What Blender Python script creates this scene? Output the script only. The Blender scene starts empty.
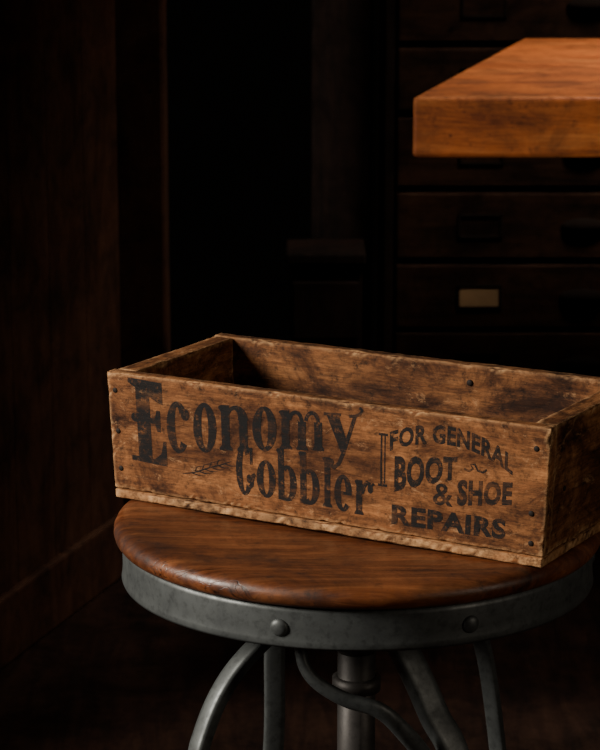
import bpy, bmesh, math, random
from mathutils import Vector, Matrix, noise
from mathutils.bvhtree import BVHTree
random.seed(4)
COL=bpy.context.collection

# ---------------------------------------------------------------- materials
class NT:
    def __init__(s,name):
        s.m=bpy.data.materials.new(name); s.m.use_nodes=True
        s.t=s.m.node_tree; s.b=s.t.nodes['Principled BSDF']
        s.tc=s.t.nodes.new('ShaderNodeTexCoord')
    def n(s,typ,**kw):
        x=s.t.nodes.new(typ)
        for k,v in kw.items(): setattr(x,k,v)
        return x
    def l(s,a,b): s.t.links.new(a,b)
    def noise(s,scale3,detail=6,rough=.6,dist=0.,off=(0,0,0),scale=1.):
        mp=s.n('ShaderNodeMapping'); mp.inputs['Scale'].default_value=scale3; mp.inputs['Location'].default_value=off
        s.l(s.tc.outputs['Object'],mp.inputs['Vector'])
        nz=s.n('ShaderNodeTexNoise'); nz.inputs['Scale'].default_value=scale
        nz.inputs['Detail'].default_value=detail; nz.inputs['Roughness'].default_value=rough; nz.inputs['Distortion'].default_value=dist
        s.l(mp.outputs[0],nz.inputs['Vector']); return nz.outputs['Fac']
    def ramp(s,fac,stops):
        r=s.n('ShaderNodeValToRGB'); e=r.color_ramp.elements
        e[0].position=stops[0][0]; e[0].color=(*stops[0][1],1)
        e[1].position=stops[-1][0]; e[1].color=(*stops[-1][1],1)
        for p,c in stops[1:-1]:
            x=e.new(p); x.color=(*c,1)
        s.l(fac,r.inputs[0]); return r.outputs[0]
    def mix(s,fac,a,b,mode='MIX'):
        x=s.n('ShaderNodeMix',data_type='RGBA',blend_type=mode)
        for sock,v in ((x.inputs[0],fac),(x.inputs[6],a),(x.inputs[7],b)):
            if isinstance(v,(int,float)): sock.default_value=v
            elif isinstance(v,tuple): sock.default_value=(*v,1)
            else: s.l(v,sock)
        return x.outputs[2]
    def mul(s,a,b,op='MULTIPLY'):
        x=s.n('ShaderNodeMath',operation=op)
        for i,v in enumerate((a,b)):
            if isinstance(v,(int,float)): x.inputs[i].default_value=v
            else: s.l(v,x.inputs[i])
        return x.outputs[0]
    def bump(s,h,strength,dist=.001):
        b=s.n('ShaderNodeBump'); b.inputs['Strength'].default_value=strength; b.inputs['Distance'].default_value=dist
        s.l(h,b.inputs['Height']); s.l(b.outputs[0],s.b.inputs['Normal'])
G=lambda v:(v,v,v)

def crate_wood(name,axis,ink=False,seed=0.,tone=1.0):
    t=NT(name)
    def sc(a,b): return (a,b,b) if axis==0 else ((b,a,b) if axis==1 else (b,b,a))
    o=(seed,seed*1.7,seed*.6)
    g=t.noise(sc(10,110),10,.78,.5,o)
    fine=t.noise(sc(60,1100),4,.7,0,o)
    blot=t.noise(sc(14,24),7,.74,.6,o)
    spot=t.noise((120,120,120),7,.82,.2,o)
    scuff=t.noise(sc(35,75),8,.84,.6,(seed+9,4,seed))
    k=tone
    c=t.ramp(g,[(.28,(.060*k,.021*k,.008*k)),(.45,(.185*k,.072*k,.025*k)),(.58,(.29*k,.122*k,.044*k)),(.75,(.44*k,.215*k,.088*k))])
    c=t.mix(1.,c,t.ramp(fine,[(.3,G(.6)),(.6,G(1.1))]),'MULTIPLY')
    c=t.mix(1.,c,t.ramp(blot,[(.36,(.15,.115,.10)),(.46,(.52,.46,.42)),(.54,(.98,.94,.9)),(.66,(1.45,1.38,1.3))]),'MULTIPLY')
    c=t.mix(1.,c,t.ramp(spot,[(.34,G(.2)),(.47,G(.92)),(.62,G(1.18))]),'MULTIPLY')
    c=t.mix(t.ramp(scuff,[(.57,G(0)),(.65,G(.6))]),c,(.52*k,.275*k,.125*k))
    geo=t.n('ShaderNodeNewGeometry')
    pt=t.ramp(geo.outputs['Pointiness'],[(.512,G(0)),(.55,G(1))])
    wear=t.mul(pt,t.ramp(spot,[(.38,G(.15)),(.56,G(1.))]))
    c=t.mix(wear,c,(.62*k,.35*k,.16*k))
    if ink:
        w=t.noise((210,210,210),6,.85,0,(3,1,2)); w2=t.noise(sc(14,60),5,.7,0,(5,2,8))
        f1=t.ramp(w,[(.36,G(.2)),(.46,G(.97))]); f2=t.ramp(w2,[(.33,G(.6)),(.48,G(1))])
        c=t.mix(t.mul(f1,f2),c,(.011,.0115,.012))
    t.l(c,t.b.inputs['Base Color'])
    t.b.inputs['Roughness'].default_value=.78; t.b.inputs['Specular IOR Level'].default_value=.15 if ink else .22
    h=t.mul(t.mul(g,1.0),t.mul(fine,.5),'ADD'); t.bump(t.mul(h,t.mul(spot,.8),'ADD'),.5,.0011)
    return t.m

def gloss_wood(name,axis,cols,rough=.35,grain=60,spec=.5,bump=.2,blotlo=.35,crack=False):
    t=NT(name)
    def sc(a,b): return (a,b,b) if axis==0 else ((b,a,b) if axis==1 else (b,b,a))
    g=t.noise(sc(4,grain),9,.7,1.1); blot=t.noise((11,11,11),7,.7,.5,(4,4,4)); fine=t.noise(sc(20,500),3,.7)
    sp=t.noise((70,70,70),6,.78,0,(1,5,4))
    c=t.ramp(g,[(.32,cols[0]),(.5,cols[1]),(.7,cols[2])])
    c=t.mix(1.,c,t.ramp(blot,[(.34,G(blotlo)),(.52,G(.95)),(.7,G(1.35))]),'MULTIPLY')
    c=t.mix(1.,c,t.ramp(fine,[(.3,G(.75)),(.6,G(1.05))]),'MULTIPLY')
    c=t.mix(1.,c,t.ramp(sp,[(.32,G(.35)),(.44,G(1.))]),'MULTIPLY')
    h=t.mul(g,t.mul(fine,.3),'ADD')
    if crack:
        cr=t.noise(sc(5,75),2,.5,.8,(7,2,0)); lines=t.ramp(cr,[(.485,G(1)),(.499,G(.12)),(.501,G(.12)),(.515,G(1))])
        msk=t.ramp(t.noise((9,9,9),3,.6,0,(2,8,1)),[(.52,G(1)),(.6,G(0))])
        lines=t.mix(msk,lines,(1.,1.,1.)); c=t.mix(1.,c,lines,'MULTIPLY'); h=t.mul(h,t.mul(lines,.5),'ADD')
    t.l(c,t.b.inputs['Base Color'])
    r=t.ramp(t.mul(t.mul(blot,.6),t.mul(sp,.4),'ADD'),[(.38,G(rough+.25)),(.6,G(rough-.06))]); t.l(r,t.b.inputs['Roughness'])
    t.b.inputs['Specular IOR Level'].default_value=spec
    t.bump(h,bump,.001); return t.m

def steel(name,c0,c1,rough=.45,metal=.75):
    t=NT(name); a=t.noise((25,25,25),6,.7); b=t.noise((160,160,160),4,.7)
    c=t.ramp(a,[(.35,c0),(.65,c1)]); c=t.mix(1.,c,t.ramp(b,[(.3,G(.6)),(.5,G(1))]),'MULTIPLY')
    t.l(c,t.b.inputs['Base Color']); t.b.inputs['Metallic'].default_value=metal
    t.l(t.ramp(a,[(.3,G(rough+.12)),(.7,G(rough-.07))]),t.b.inputs['Roughness'])
    t.bump(b,.08,.0005); return t.m

def plain(name,c,rough=.8,metal=0.,var=.4):
    t=NT(name); a=t.noise((9,9,9),5,.6)
    lo=tuple(x*(1-var) for x in c); t.l(t.ramp(a,[(.3,lo),(.7,c)]),t.b.inputs['Base Color'])
    t.b.inputs['Roughness'].default_value=rough; t.b.inputs['Metallic'].default_value=metal; return t.m

M_long=crate_wood('crate_wood_long',0); M_end=crate_wood('crate_wood_end',1,seed=3.)
M_bot=crate_wood('crate_wood_bottom',0,seed=7.,tone=1.05); M_ink=crate_wood('crate_stencil_ink',0,ink=True)
M_back=crate_wood('crate_wood_inside',0,seed=11.,tone=.8)
M_seat=gloss_wood('stool_seat_wood',0,((.030,.008,.004),(.14,.041,.013),(.28,.098,.033)),.34,45,.55,.3,.3,True)
M_table=gloss_wood('table_wood',0,((.14,.030,.007),(.32,.083,.017),(.44,.145,.035)),.55,40,.25,.2,.40)
M_steel=steel('stool_steel',(.064,.070,.070),(.13,.141,.139),.44,.5)
M_dark=steel('dark_iron',(.03,.027,.025),(.06,.054,.05),.5,.5)
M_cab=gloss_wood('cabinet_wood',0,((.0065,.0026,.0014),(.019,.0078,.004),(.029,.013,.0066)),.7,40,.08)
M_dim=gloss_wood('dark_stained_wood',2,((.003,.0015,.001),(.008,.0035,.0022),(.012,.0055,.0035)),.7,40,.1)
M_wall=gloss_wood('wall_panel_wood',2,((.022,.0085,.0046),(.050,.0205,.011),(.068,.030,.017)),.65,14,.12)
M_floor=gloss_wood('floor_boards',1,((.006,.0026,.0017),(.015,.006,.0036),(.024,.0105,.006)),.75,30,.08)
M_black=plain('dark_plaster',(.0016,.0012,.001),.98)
M_pull=plain('blackened_pull_iron',(.007,.004,.003),.9,.0)
for m in (M_black,M_pull): m.node_tree.nodes['Principled BSDF'].inputs['Specular IOR Level'].default_value=.08
M_paper=plain('label_paper',(.27,.155,.07),.9)
M_rust=plain('rusty_nail',(.018,.011,.008),.7,.5)

# ---------------------------------------------------------------- mesh helpers
def link(me,name,mat,parent=None,loc=None,smooth=False):
    o=bpy.data.objects.new(name,me); COL.objects.link(o)
    if mat: me.materials.append(mat)
    if parent: o.parent=parent
    if loc: o.location=loc
    if smooth:
        for p in me.polygons: p.use_smooth=True
    return o
def empty(name,loc=(0,0,0),rz=0):
    e=bpy.data.objects.new(name,None); e.empty_display_size=.05; COL.objects.link(e)
    e.location=loc; e.rotation_euler=(0,0,rz); return e
def frombm(bm,name):
    me=bpy.data.meshes.new(name); bm.normal_update(); bm.to_mesh(me); bm.free(); return me
def axis_pts(a,b,r,step):
    n=max(1,int(round((b-a-2*r)/step)))
    return [a,a+r*.35,a+r]+[a+r+(b-a-2*r)*i/n for i in range(1,n)]+[b-r,b-r*.35,b]
def board(name,lo,hi,mat,parent,r=.0012,step=.006,amp=.0004,chip=.0,warp=None,seed=0.,smooth=True,fq=1.):
    """Worn plank: rounded box with wavy faces and nibbled edges."""
    A=[axis_pts(lo[i],hi[i],r,step) for i in range(3)]
    bm=bmesh.new()
    for ax in range(3):
        i,j=[k for k in range(3) if k!=ax]
        for side in (0,1):
            val=lo[ax] if side==0 else hi[ax]
            g=[]
            for a in A[i]:
                row=[]
                for b in A[j]:
                    p=[0,0,0]; p[ax]=val; p[i]=a; p[j]=b; row.append(bm.verts.new(p))
                g.append(row)
            for a in range(len(A[i])-1):
                for b in range(len(A[j])-1):
                    bm.faces.new((g[a][b],g[a+1][b],g[a+1][b+1],g[a][b+1]))
    bmesh.ops.remove_doubles(bm,verts=bm.verts,dist=1e-7)
    bmesh.ops.recalc_face_normals(bm,faces=bm.faces)
    for v in bm.verts:
        p=v.co.copy()
        q=Vector([min(max(p[k],lo[k]+r),hi[k]-r) for k in range(3)])
        d=p-q; cnt=sum(1 for k in range(3) if abs(d[k])>1e-6)
        if d.length>1e-9: n=d.normalized(); p=q+n*r
        s=Vector((seed,seed*2,seed*3))
        if amp: p+=noise.noise_vector(p*90*fq+s)*amp+noise.noise_vector(p*14+s)*amp*.7
        if chip and cnt>=2:
            e=noise.noise(p*150*fq+s)+.4*noise.noise(p*420+s)
            if e>.2: p-= d.normalized()*chip*min(e-.2,.5)*3
        if warp: p=warp(p)
        v.co=p
    return link(frombm(bm,name),name,mat,parent,smooth=smooth)
def box(name,lo,hi,mat,parent=None,bev=.002):
    bm=bmesh.new(); bmesh.ops.create_cube(bm,size=1)
    for v in bm.verts: v.co=Vector([lo[k] if v.co[k]<0 else hi[k] for k in range(3)])
    if bev: bmesh.ops.bevel(bm,geom=bm.edges[:],offset=bev,segments=2,affect='EDGES',profile=.5)
    return link(frombm(bm,name),name,mat,parent)
def lathe(name,prof,mat,parent,c=(0,0,0),seg=128,wob=0.,smooth=True):
    bm=bmesh.new(); rings=[]
    for r,z in prof:
        if r<1e-6: rings.append([bm.verts.new((c[0],c[1],c[2]+z))]); continue
        row=[]
        for k in range(seg):
            a=2*math.pi*k/seg; x,y=math.cos(a),math.sin(a)
            w=1+wob*noise.noise(Vector((x*3,y*3,z*30)))
            row.append(bm.verts.new((c[0]+r*w*x,c[1]+r*w*y,c[2]+z)))
        rings.append(row)
    for a,b in zip(rings,rings[1:]):
        for k in range(seg):
            k2=(k+1)%seg
            if len(a)==1: bm.faces.new((a[0],b[k],b[k2]))
            elif len(b)==1: bm.faces.new((a[k],b[0],a[k2]))
            else: bm.faces.new((a[k],b[k],b[k2],a[k2]))
    bmesh.ops.recalc_face_normals(bm,faces=bm.faces)
    return link(frombm(bm,name),name,mat,parent,smooth=smooth)
def catmull(P,n=10):
    P=[Vector(p) for p in P]; Q=[P[0]*2-P[1]]+P+[P[-1]*2-P[-2]]; out=[]
    for i in range(1,len(Q)-2):
        for k in range(n):
            t=k/n; a,b,c,d=Q[i-1],Q[i],Q[i+1],Q[i+2]
            out.append(.5*((2*b)+(c-a)*t+(2*a-5*b+4*c-d)*t*t+(3*b-a-3*c+d)*t**3))
    out.append(P[-1]); return out
def sweep(name,P,w,t,mat,parent,side=None,n=10,pw=4.,seg=16):
    """sweep a super-elliptic section (w wide along 'side', t thick) on a smooth path"""
    pts=catmull(P,n); bm=bmesh.new(); rows=[]
    for i,p in enumerate(pts):
        T=(pts[min(i+1,len(pts)-1)]-pts[max(i-1,0)]).normalized()
        S=Vector(side) if side else Vector((0,1,0)); S=(S-T*S.dot(T)).normalized(); N=T.cross(S)
        ww=w[0]+(w[1]-w[0])*i/len(pts) if isinstance(w,tuple) else w
        row=[]
        for k in range(seg):
            a=2*math.pi*(k+.5)/seg; ca,sa=math.cos(a),math.sin(a)
            x=math.copysign(abs(ca)**(2/pw),ca)*ww/2; y=math.copysign(abs(sa)**(2/pw),sa)*t/2
            row.append(bm.verts.new(p+S*x+N*y))
        rows.append(row)
    for a,b in zip(rows,rows[1:]):
        for k in range(seg): bm.faces.new((a[k],a[(k+1)%seg],b[(k+1)%seg],b[k]))
    bm.faces.new(rows[0]); bm.faces.new(rows[-1])
    bmesh.ops.recalc_face_normals(bm,faces=bm.faces)
    return link(frombm(bm,name),name,mat,parent,smooth=True)
def dome(name,loc,r,mat,parent,axis,flat=.6):
    bm=bmesh.new(); bmesh.ops.create_uvsphere(bm,u_segments=20,v_segments=12,radius=r)
    for v in bm.verts: v.co.z*=flat
    o=link(frombm(bm,name),name,mat,parent,loc,True)
    o.rotation_euler=Vector(axis).to_track_quat('Z','Y').to_euler(); return o

# ---------------------------------------------------------------- crate
L,D,H=.3575,.160,.0985
crate=empty('wooden_crate',(-.141,1.775,.6405),-math.radians(30.3))
def flare(p):
    k=p.z/H
    return Vector((p.x+(p.x/L-.5)*.010*(k-.0),p.y+(p.y/D-.5)*.003*k,p.z+.0025*(p.x/L)*k))
bt=.0068
board('bottom_board',(0,-.0015,0),(L+.001,D+.001,bt),M_bot,crate,.0012,.004,.0003,.0010,flare,1)
front=board('front_board',(-.001,0,bt+.0004),(L+.001,.0105,H),M_long,crate,.0014,.0028,.00022,.0012,flare,2)
board('back_board',(-.001,D-.0105,bt+.0004),(L+.001,D,H),M_back,crate,.0014,.003,.0004,.0016,flare,3)
board('end_board_1',(.0,.0108,bt+.0004),(.017,D-.0108,H-.0008),M_end,crate,.0014,.003,.0004,.0012,flare,4)
board('end_board_2',(L-.017,.0108,bt+.0004),(L,D-.0108,H-.0008),M_end,crate,.0014,.003,.0004,.0012,flare,5)
for i,(s,t) in enumerate([(.016,.845),(.018,.18),(.975,.83),(.972,.33),(.975,.10),(.017,.5)]):
    p=flare(Vector((s*L,-.0002,bt+(H-bt)*t))); dome('nail_%d'%(i+1),p,.0021,M_rust,crate,(0,-1,0),.35)
dome('nail_7',flare(Vector((.63*L,D-.0112,H*.86))),.0026,M_rust,crate,(0,-1,0),.4)
for i,(a,b) in enumerate(((L+.001,.03),(L+.001,.13))):
    dome('nail_%d'%(8+i),flare(Vector((L*1.001,b,H*.5))),.002,M_rust,crate,(1,0,0),.4)

# stencil lettering -------------------------------------------------
def respace(s):   # lay-out spacing of the artwork along the board
    if s<.59: s=.03+(s-.03)*1.022
    q=109-(113+432*s/(.9+.1*s)); return (-396+math.sqrt(396*396-4*43.6*q))/(2*43.6)
def F(s,t,lift=0):
    p=flare(Vector((respace(s)*L,0,bt+(H-bt)*t)))
    return Vector((p.x,p.y-.002-lift,p.z))
bmT=bmesh.new(); lift=[0.]
def ribbon(pts,ws,X):
    P=[Vector((a,b)) for a,b in pts]; n=len(P)
    if not isinstance(ws,(list,tuple)): ws=[ws]*n
    if len(ws)!=n: ws=[ws[0]+(ws[-1]-ws[0])*i/(n-1) for i in range(n)]
    ls=[];rs=[]
    for i in range(n):
        T=(P[min(i+1,n-1)]-P[max(i-1,0)]); T=Vector((T.x*X.ar,T.y)).normalized(); N=Vector((-T.y/X.ar,T.x))
        ls.append(P[i]+N*ws[i]/2); rs.append(P[i]-N*ws[i]/2)
    lift[0]=(lift[0]+.000004)%.00008
    lv=[bmT.verts.new(X(p.x,p.y)) for p in ls]; rv=[bmT.verts.new(X(p.x,p.y)) for p in rs]
    for i in range(n-1): bmT.faces.new((rv[i],rv[i+1],lv[i+1],lv[i]))
def poly(pts,X):
    lift[0]=(lift[0]+.000004)%.00008
    bmT.faces.new([bmT.verts.new(X(a,b)) for a,b in pts])
class XF:
    def __init__(s,s0,s1,b0,b1,h0,h1=None):
        s.a=(s0,s1,b0,b1,h0,h1 if h1 is not None else h0); s.ar=(s1-s0)*L/(h0*(H-bt))
    def __call__(s,x,y):
        s0,s1,b0,b1,h0,h1=s.a
        return F(s0+(s1-s0)*x,b0+(b1-b0)*x+(h0+(h1-h0)*x)*y,lift[0])
def arc(cx,cy,rx,ry,a0,a1,n=26): return [(cx+rx*math.cos(math.radians(a0+(a1-a0)*i/n)),cy+ry*math.sin(math.radians(a0+(a1-a0)*i/n))) for i in range(n+1)]
def ring(X,x0,x1,y0,y1,a0,a1,tk,tn,n=30):
    cx,cy=(x0+x1)/2,(y0+y1)/2; rx,ry=(x1-x0)/2,(y1-y0)/2
    lift[0]=(lift[0]+.000004)%.00008
    pr=None
    for i in range(n+1):
        a=math.radians(a0+(a1-a0)*i/n); c,s=math.cos(a),math.sin(a)
        o=bmT.verts.new(X(cx+rx*c,cy+ry*s)); q=bmT.verts.new(X(cx+(rx-tk)*c,cy+(ry-tn)*s))
        if pr: bmT.faces.new((pr[0],o,q,pr[1]))
        pr=(o,q)
def disc(X,cx,cy,rx,ry): poly(arc(cx,cy,rx,ry,0,345,22),X)
def rect(X,x0,y0,x1,y1): poly([(x0,y0),(x1,y0),(x1,y1),(x0,y1)],X)
def stem(X,x0,x1,y0,y1,sf=.08,top='l',bot=True):
    rect(X,x0,y0,x1,y1); w=.075
    if bot: poly([(x0-sf,y0),(x1+sf,y0),(x1+sf,y0+w*.6),(x1,y0+w*1.6),(x0,y0+w*1.6),(x0-sf,y0+w*.6)],X)
    if top=='l': poly([(x0-sf,y1-w*.4),(x0-sf,y1-w),(x0,y1-w*2),(x0+.02,y1-w*2),(x0+.02,y1)],X)
def g_o(X): ring(X,.02,.98,-.02,1.02,0,360,.34,.10,44)
def g_c(X): ring(X,.02,.95,-.02,1.02,42,318,.35,.11,36); disc(X,.80,.76,.17,.12)
def g_e(X): ring(X,.02,.96,-.02,1.02,0,318,.34,.11,40); rect(X,.3,.46,.93,.55)
def g_n(X):
    stem(X,.07,.35,0,1); stem(X,.67,.95,0,.7,top='')
    ribbon(arc(.54,.68,.27,.27,165,0),[.08]*10+[.08+.01*i for i in range(17)],X)
def g_m(X):
    stem(X,.045,.225,0,1,.05)
    for a,b in((.415,.595),(.785,.965)):
        stem(X,a,b,0,.72,.04,top=''); ribbon(arc(a-.05,.70,.14,.25,170,0),.10,X)
def g_y(X):
    poly([(.0,1),(.36,1),(.64,.22),(.50,-.02),(.44,0)],X)
    ribbon([(.86,.98),(.68,.45),(.5,-.05),(.38,-.3),(.24,-.42),(.12,-.36)],.11,X); disc(X,.14,-.28,.10,.09)
    rect(X,-.06,.92,.44,1.0); ribbon([(.68,.94),(.86,.96),(1.0,1.02),(1.06,1.12),(.98,1.18)],.08,X)
def g_b(X):
    stem(X,.05,.35,0,1.45,.07,bot=False); ring(X,.05,.98,-.02,1.0,-125,125,.34,.11,30); ribbon([(.2,.04),(.5,.03)],.11,X)
def g_l(X): stem(X,.22,.80,0,1.42,.18)
def g_r(X):
    stem(X,.10,.42,0,1); ribbon([(.4,.62),(.5,.84),(.66,.95),(.82,.9)],.13,X); disc(X,.84,.78,.15,.13)
    ribbon([(.9,.85),(1.0,.95),(1.05,.9)],.06,X)
def g_C(X): 
    ring(X,.0,.9,-.05,1.05,50,320,.34,.10,36); rect(X,.76,.66,.90,1.04); ribbon([(.6,.1),(.82,.2),(.9,.42),(1.02,.45)],.09,X); disc(X,.70,.34,.15,.10)
def g_E(X):
    rect(X,.20,0,.58,1); poly([(0,1),(.95,1),(.95,.74),(.88,.74),(.80,.88),(.62,.94),(0,.94)],X)
    poly([(0,0),(1,0),(1,.30),(.92,.30),(.84,.14),(.64,.06),(0,.06)],X)
    rect(X,.5,.49,.76,.555); poly([(.76,.40),(.86,.40),(.86,.66),(.76,.66),(.70,.54),(.70,.51)],X)
    disc(X,.17,.53,.13,.055)
g_E(XF(.032,.106,.27,.255,.70))
for g,a,b,y0,y1,h in((g_c,.1075,.159,.385,.40,.42),(g_o,.164,.2165,.42,.445,.40),(g_n,.2215,.286,.465,.485,.375),(g_o,.2925,.3485,.505,.525,.355),
    (g_m,.3535,.453,.545,.58,.32),(g_y,.4575,.536,.585,.60,.31),
    (g_C,.255,.2965,.135,.135,.37),(g_o,.2995,.344,.13,.13,.30),(g_b,.3465,.3915,.13,.13,.29),(g_b,.396,.444,.13,.13,.29),(g_l,.449,.4725,.13,.13,.285),(g_e,.476,.52,.12,.12,.285),(g_r,.5235,.568,.11,.11,.28)):
    g(XF(a,b,y0,y1,h))
U=XF(0,1,0,0,1)
# feathered flourish: a thin quill with short barbs
ribbon([(.138,.215),(.165,.245),(.195,.30),(.225,.345),(.246,.385)],[.004,.010,.012,.010,.003],U)
for i in range(6):
    x=.158+.014*i; y=.235+.024*i
    ribbon([(x,y),(x+.014,y-.012),(x+.030,y-.004)],[.010,.009,.002],U)
for i in range(4):
    x=.165+.016*i; y=.255+.028*i
    ribbon([(x,y),(x+.004,y+.035),(x+.018,y+.055)],[.009,.008,.002],U)
rect(U,.596,.37,.600,.79); rect(U,.605,.39,.608,.77); rect(U,.591,.77,.613,.79); rect(U,.591,.365,.613,.385)
def words(s,fn,bold=.03):
    cu=bpy.data.curves.new('t','FONT'); cu.body=s; cu.size=1; cu.offset=bold; cu.space_character=1.08; cu.resolution_u=3
    o=bpy.data.objects.new('t',cu); COL.objects.link(o); bpy.context.view_layer.update()
    me=bpy.data.meshes.new_from_object(o.evaluated_get(bpy.context.evaluated_depsgraph_get()))
    xs=[v.co.x for v in me.vertices]; ys=[v.co.y for v in me.vertices]; x0,x1=min(xs),max(xs); y0,y1=min(ys),max(ys)
    vs=[bmT.verts.new(fn((v.co.x-x0)/(x1-x0),(v.co.y-y0)/(y1-y0))) for v in me.vertices]
    for p in me.polygons:
        try: bmT.faces.new([vs[i] for i in p.vertices])
        except ValueError: pass
    bpy.data.objects.remove(o); bpy.data.curves.remove(cu); bpy.data.meshes.remove(me)
def quad3(x,a,b,c,xm):
    return a*(x-xm)*(x-1)/(xm)+b*x*(x-1)/(xm*(xm-1))+c*x*(x-xm)/(1-xm)
words('FOR GENERAL',lambda x,y:F(.618+.303*x,quad3(x,.655,.765,.60,.42)+(.155-.01*x)*y),.035)
words('BOOT',lambda x,y:F(.630+.152*x,.335+.175*x+(.29-.115*x)*y),.045)
words('&',lambda x,y:F(.725+.050*x,.285+.175*y),.012)
words('SHOE',lambda x,y:F(.785+.138*x,.30+.07*x+(.21-.03*x)*y),.045)
ribbon([(.800,.60),(.812,.585),(.822,.61),(.815,.64),(.826,.645),(.834,.60),(.846,.59),(.856,.615)],.018,U)
words('REPAIRS',lambda x,y:F(.625+.286*x,.075+.02*x+.16*y),.04)
bmesh.ops.triangulate(bmT,faces=bmT.faces)
for _ in range(4):
    es=[e for e in bmT.edges if e.calc_length()>.0022]
    if not es: break
    bmesh.ops.subdivide_edges(bmT,edges=es,cuts=1); bmesh.ops.triangulate(bmT,faces=bmT.faces)
# press the ink onto the real (slightly uneven) board surface
bmF=bmesh.new(); bmF.from_mesh(front.data); bvh=BVHTree.FromBMesh(bmF)
for v in bmT.verts:
    off=v.co.y
    hit=bvh.ray_cast(Vector((v.co.x,-.02,v.co.z)),Vector((0,1,0)))[0]
    base=hit.y if hit and hit.y<.004 else 0.
    fl=flare(Vector((v.co.x,0,v.co.z))).y
    v.co.y=base-.00010-((fl-.002-off)%.00008)*.5
bmF.free()
for f in bmT.faces:
    f.normal_update()
    if f.normal.y>0: f.normal_flip()
ink=link(frombm(bmT,'stencil_lettering'),'stencil_lettering',M_ink,crate)

# ---------------------------------------------------------------- stool
SC=(.043,1.73)
stool=empty('round_industrial_stool',(SC[0],SC[1],0))
S=lambda x,y,z:(x-SC[0],y-SC[1],z)
seat=lathe('seat',[(0,.6375),(.06,.6377),(.12,.6388),(.16,.6398),(.170,.640),(.1765,.639),(.1805,.6365),(.1822,.633),(.1824,.630),(.1815,.627),(.1795,.6245),(.176,.6235),(.10,.6235),(0,.6235)],M_seat,stool,seg=160,wob=.002)
lathe('apron_ring',[(.1735,.6233),(.1755,.6228),(.1762,.619),(.1760,.605),(.1764,.599),(.1770,.5955),(.1762,.5935),(.1742,.594),(.1732,.600),(.1732,.6233)],M_steel,stool,seg=160)
lathe('seat_plate',[(0,.6228),(.12,.6228),(.12,.616),(.04,.612),(.032,.585),(0,.585)],M_dark,stool)
for i,a in enumerate((-109,-65,0,60,115)):
    ca,sa=math.cos(math.radians(a)),math.sin(math.radians(a))
    dome('rivet_%d'%(i+1),(.176*ca,.176*sa,.6075),.0064,M_steel,stool,(ca,sa,0),.5)
lathe('centre_post',[(0,.60),(.0145,.60),(.0145,.30),(.0125,.297),(.0125,.22),(0,.22)],M_dark,stool,seg=40)
lathe('hub',[(.0150,.585),(.024,.585),(.026,.578),(.026,.560),(.022,.555),(.0180,.548),(.0180,.535),(.0150,.532)],M_dark,stool,seg=40)
lathe('collar',[(.0150,.512),(.0185,.511),(.0185,.501),(.0150,.500)],M_dark,stool,seg=40)
sweep('leg_1',[S(.030,1.715,.565),S(.0,1.698,.573),S(-.024,1.68,.561),S(-.052,1.665,.533),S(-.070,1.652,.497),S(-.080,1.645,.45),S(-.112,1.63,.25),S(-.16,1.60,.0)],.016,.011,M_steel,stool,(.6,-.8,0))
sweep('leg_2',[S(.048,1.712,.575),S(.055,1.69,.575),S(.074,1.668,.558),S(.097,1.652,.512),S(.119,1.64,.455),S(.145,1.61,.25),S(.18,1.57,.0)],.023,.012,M_steel,stool,(1,.6,0))
sweep('leg_3',[S(.062,1.745,.56),S(.10,1.79,.558),S(.132,1.825,.530),S(.149,1.845,.490),S(.163,1.856,.40),S(.18,1.87,.25),S(.22,1.90,.0)],.014,.008,M_steel,stool,(1,-.6,0))
sweep('leg_4',[S(.035,1.75,.56),S(.0,1.80,.558),S(-.017,1.835,.530),S(-.0205,1.845,.490),S(-.022,1.852,.40),S(-.035,1.87,.25),S(-.07,1.91,.0)],.017,.007,M_steel,stool,(1,.2,0))
sweep('swivel_lever',[S(.000,1.628,.572),S(.003,1.625,.558),S(.012,1.622,.546),S(.032,1.62,.534),S(.056,1.62,.526),S(.073,1.625,.509),S(.092,1.635,.480),S(.112,1.64,.43)],(.008,.015),.009,M_steel,stool,(0,0,1),pw=2.2)
pts=[]
for k in range(33):
    a=2*math.pi*k/32; pts.append((.012+.165*math.cos(a),.008+.165*math.sin(a),.20))
sweep('foot_ring',pts,.012,.005,M_steel,stool,(0,0,1),n=3)

# ---------------------------------------------------------------- workbench at right
tb=empty('wooden_workbench',(0,0,0))
bm=bmesh.new(); o=[(.149,3.177),(1.75,3.16),(1.75,4.063),(.375,4.063)]
v0=[bm.verts.new((x,y,.709)) for x,y in o]; v1=[bm.verts.new((x,y,.790)) for x,y in o]
bm.faces.new(v0[::-1]); bm.faces.new(v1)
for k in range(4): bm.faces.new((v0[k],v0[(k+1)%4],v1[(k+1)%4],v1[k]))
bmesh.ops.bevel(bm,geom=bm.edges[:],offset=.006,segments=4,affect='EDGES',profile=.5)
top=link(frombm(bm,'bench_top'),'bench_top',M_table,tb,smooth=False)
for i,(x,y) in enumerate(((.62,3.3),(1.62,3.3),(.62,3.93),(1.62,3.93))):
    box('bench_leg_%d'%(i+1),(x-.04,y-.04,0),(x+.04,y+.04,.709),M_cab,tb,.004)
box('bench_rail',(.62,3.32,.60),(1.62,3.35,.708),M_cab,tb,.003)

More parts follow.
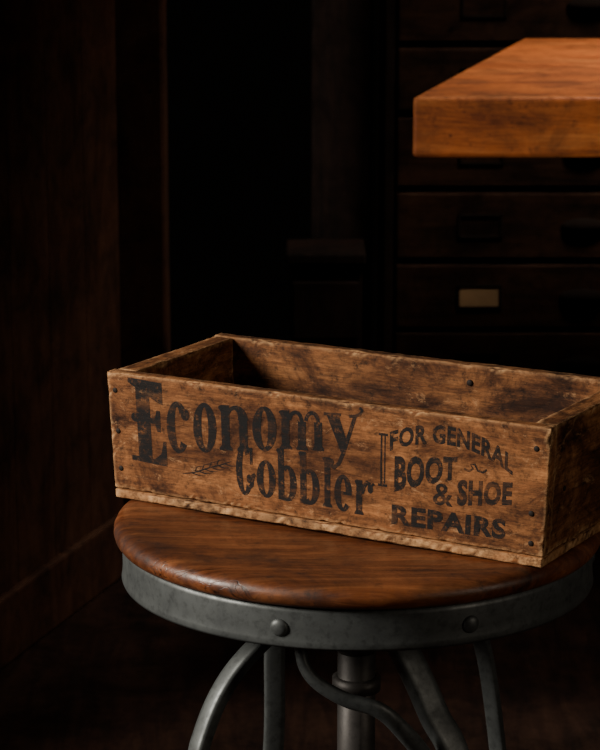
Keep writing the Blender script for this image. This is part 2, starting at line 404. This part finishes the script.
# ---------------------------------------------------------------- drawer cabinet
cab=empty('drawer_cabinet',(0,0,0)); cy=4.25
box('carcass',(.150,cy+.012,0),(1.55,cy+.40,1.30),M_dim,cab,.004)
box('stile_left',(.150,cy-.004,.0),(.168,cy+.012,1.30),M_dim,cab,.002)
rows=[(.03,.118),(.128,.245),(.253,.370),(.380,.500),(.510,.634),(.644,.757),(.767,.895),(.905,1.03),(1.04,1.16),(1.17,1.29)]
def frame(name,x0,x1,z0,z1,y,w,mat,par):
    box(name+'_t',(x0,y-.003,z1-w),(x1,y,z1),mat,par,.0008); box(name+'_b',(x0,y-.003,z0),(x1,y,z0+w),mat,par,.0008)
    box(name+'_l',(x0,y-.003,z0),(x0+w,y,z1),mat,par,.0008); box(name+'_r',(x1-w,y-.003,z0),(x1,y,z1),mat,par,.0008)
for r,(z0,z1) in enumerate(rows):
    for c,(x0,x1) in enumerate(((.172,.845),(.865,1.535))):
        nm='drawer_%d_%d'%(r+1,c+1)
        box(nm,(x0,cy-.010,z0),(x1,cy+.012,z1),M_cab,cab,.004)
        zc=(z0+z1)/2
        lx=x0+.150; frame(nm+'_label_frame',lx-.040,lx+.040,zc-.022,zc+.022,cy-.010,.005,M_pull,cab)
        if r in(2,6): box(nm+'_label',(lx-.035,cy-.0115,zc-.017),(lx+.035,cy-.010,zc+.017),M_paper if r==2 else M_cab,cab,0)
        bm=bmesh.new(); bmesh.ops.create_uvsphere(bm,u_segments=24,v_segments=12,radius=1)
        for v in bm.verts: v.co=Vector((v.co.x*.042,v.co.y*.014,max(v.co.z,-.35)*.015))
        link(frombm(bm,nm+'_cup_pull'),nm+'_cup_pull',M_pull,cab,((x0+x1)/2,cy-.011,zc),True)

# ---------------------------------------------------------------- room
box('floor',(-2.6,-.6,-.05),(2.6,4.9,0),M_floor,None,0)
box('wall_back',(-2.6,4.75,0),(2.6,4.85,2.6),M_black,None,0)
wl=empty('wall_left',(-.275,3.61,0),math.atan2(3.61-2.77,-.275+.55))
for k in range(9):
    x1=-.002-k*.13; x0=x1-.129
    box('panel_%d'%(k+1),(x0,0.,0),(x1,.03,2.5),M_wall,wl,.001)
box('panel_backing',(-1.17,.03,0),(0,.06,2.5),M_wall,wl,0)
bb=box('baseboard_left',(-1.17,-.014,0),(0,0,.10),M_wall,wl,.004)
box('trim_1',(-.285,3.62,0),(-.205,3.72,2.5),M_wall,None,.006)
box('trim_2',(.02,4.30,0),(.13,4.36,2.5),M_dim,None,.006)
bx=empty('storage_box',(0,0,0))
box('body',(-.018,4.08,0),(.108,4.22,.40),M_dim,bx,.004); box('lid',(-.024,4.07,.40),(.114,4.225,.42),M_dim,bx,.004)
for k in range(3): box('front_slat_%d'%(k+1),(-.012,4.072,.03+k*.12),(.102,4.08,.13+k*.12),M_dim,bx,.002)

# ---------------------------------------------------------------- lights
def area(name,loc,aim,size,sy,E,col,spread=180):
    l=bpy.data.lights.new(name,'AREA'); l.shape='RECTANGLE'; l.size=size; l.size_y=sy; l.energy=E; l.color=col; l.spread=math.radians(spread)
    o=bpy.data.objects.new(name,l); COL.objects.link(o); o.location=loc
    o.rotation_euler=(Vector(aim)-Vector(loc)).to_track_quat('-Z','Y').to_euler(); return o
area('window_light',(-1.95,1.12,1.55),(.1,1.9,.6),.5,.7,84,(1,.925,.82))
area('bench_lamp',(.9,3.5,2.4),(.75,3.7,.8),.4,.4,11,(1,.88,.72),70)
area('fill_right',(1.9,.4,1.3),(.1,1.7,.55),.5,.5,1.2,(1,.85,.68),90)  # added weak warm fill, lifts the crate's dark right side and front leg
w=bpy.data.worlds.new('world'); bpy.context.scene.world=w; w.use_nodes=True
w.node_tree.nodes['Background'].inputs[0].default_value=(.5,.42,.38,1); w.node_tree.nodes['Background'].inputs[1].default_value=.035

cd=bpy.data.cameras.new("camera"); co=bpy.data.objects.new("camera",cd); COL.objects.link(co)
co.location=(0,0,1.146); co.rotation_euler=(math.radians(77),0,0)
cd.sensor_fit='HORIZONTAL'; cd.sensor_width=24; cd.lens=96; cd.clip_start=.05
cd.dof.use_dof=True; cd.dof.focus_distance=1.72; cd.dof.aperture_fstop=22
bpy.context.scene.camera=co
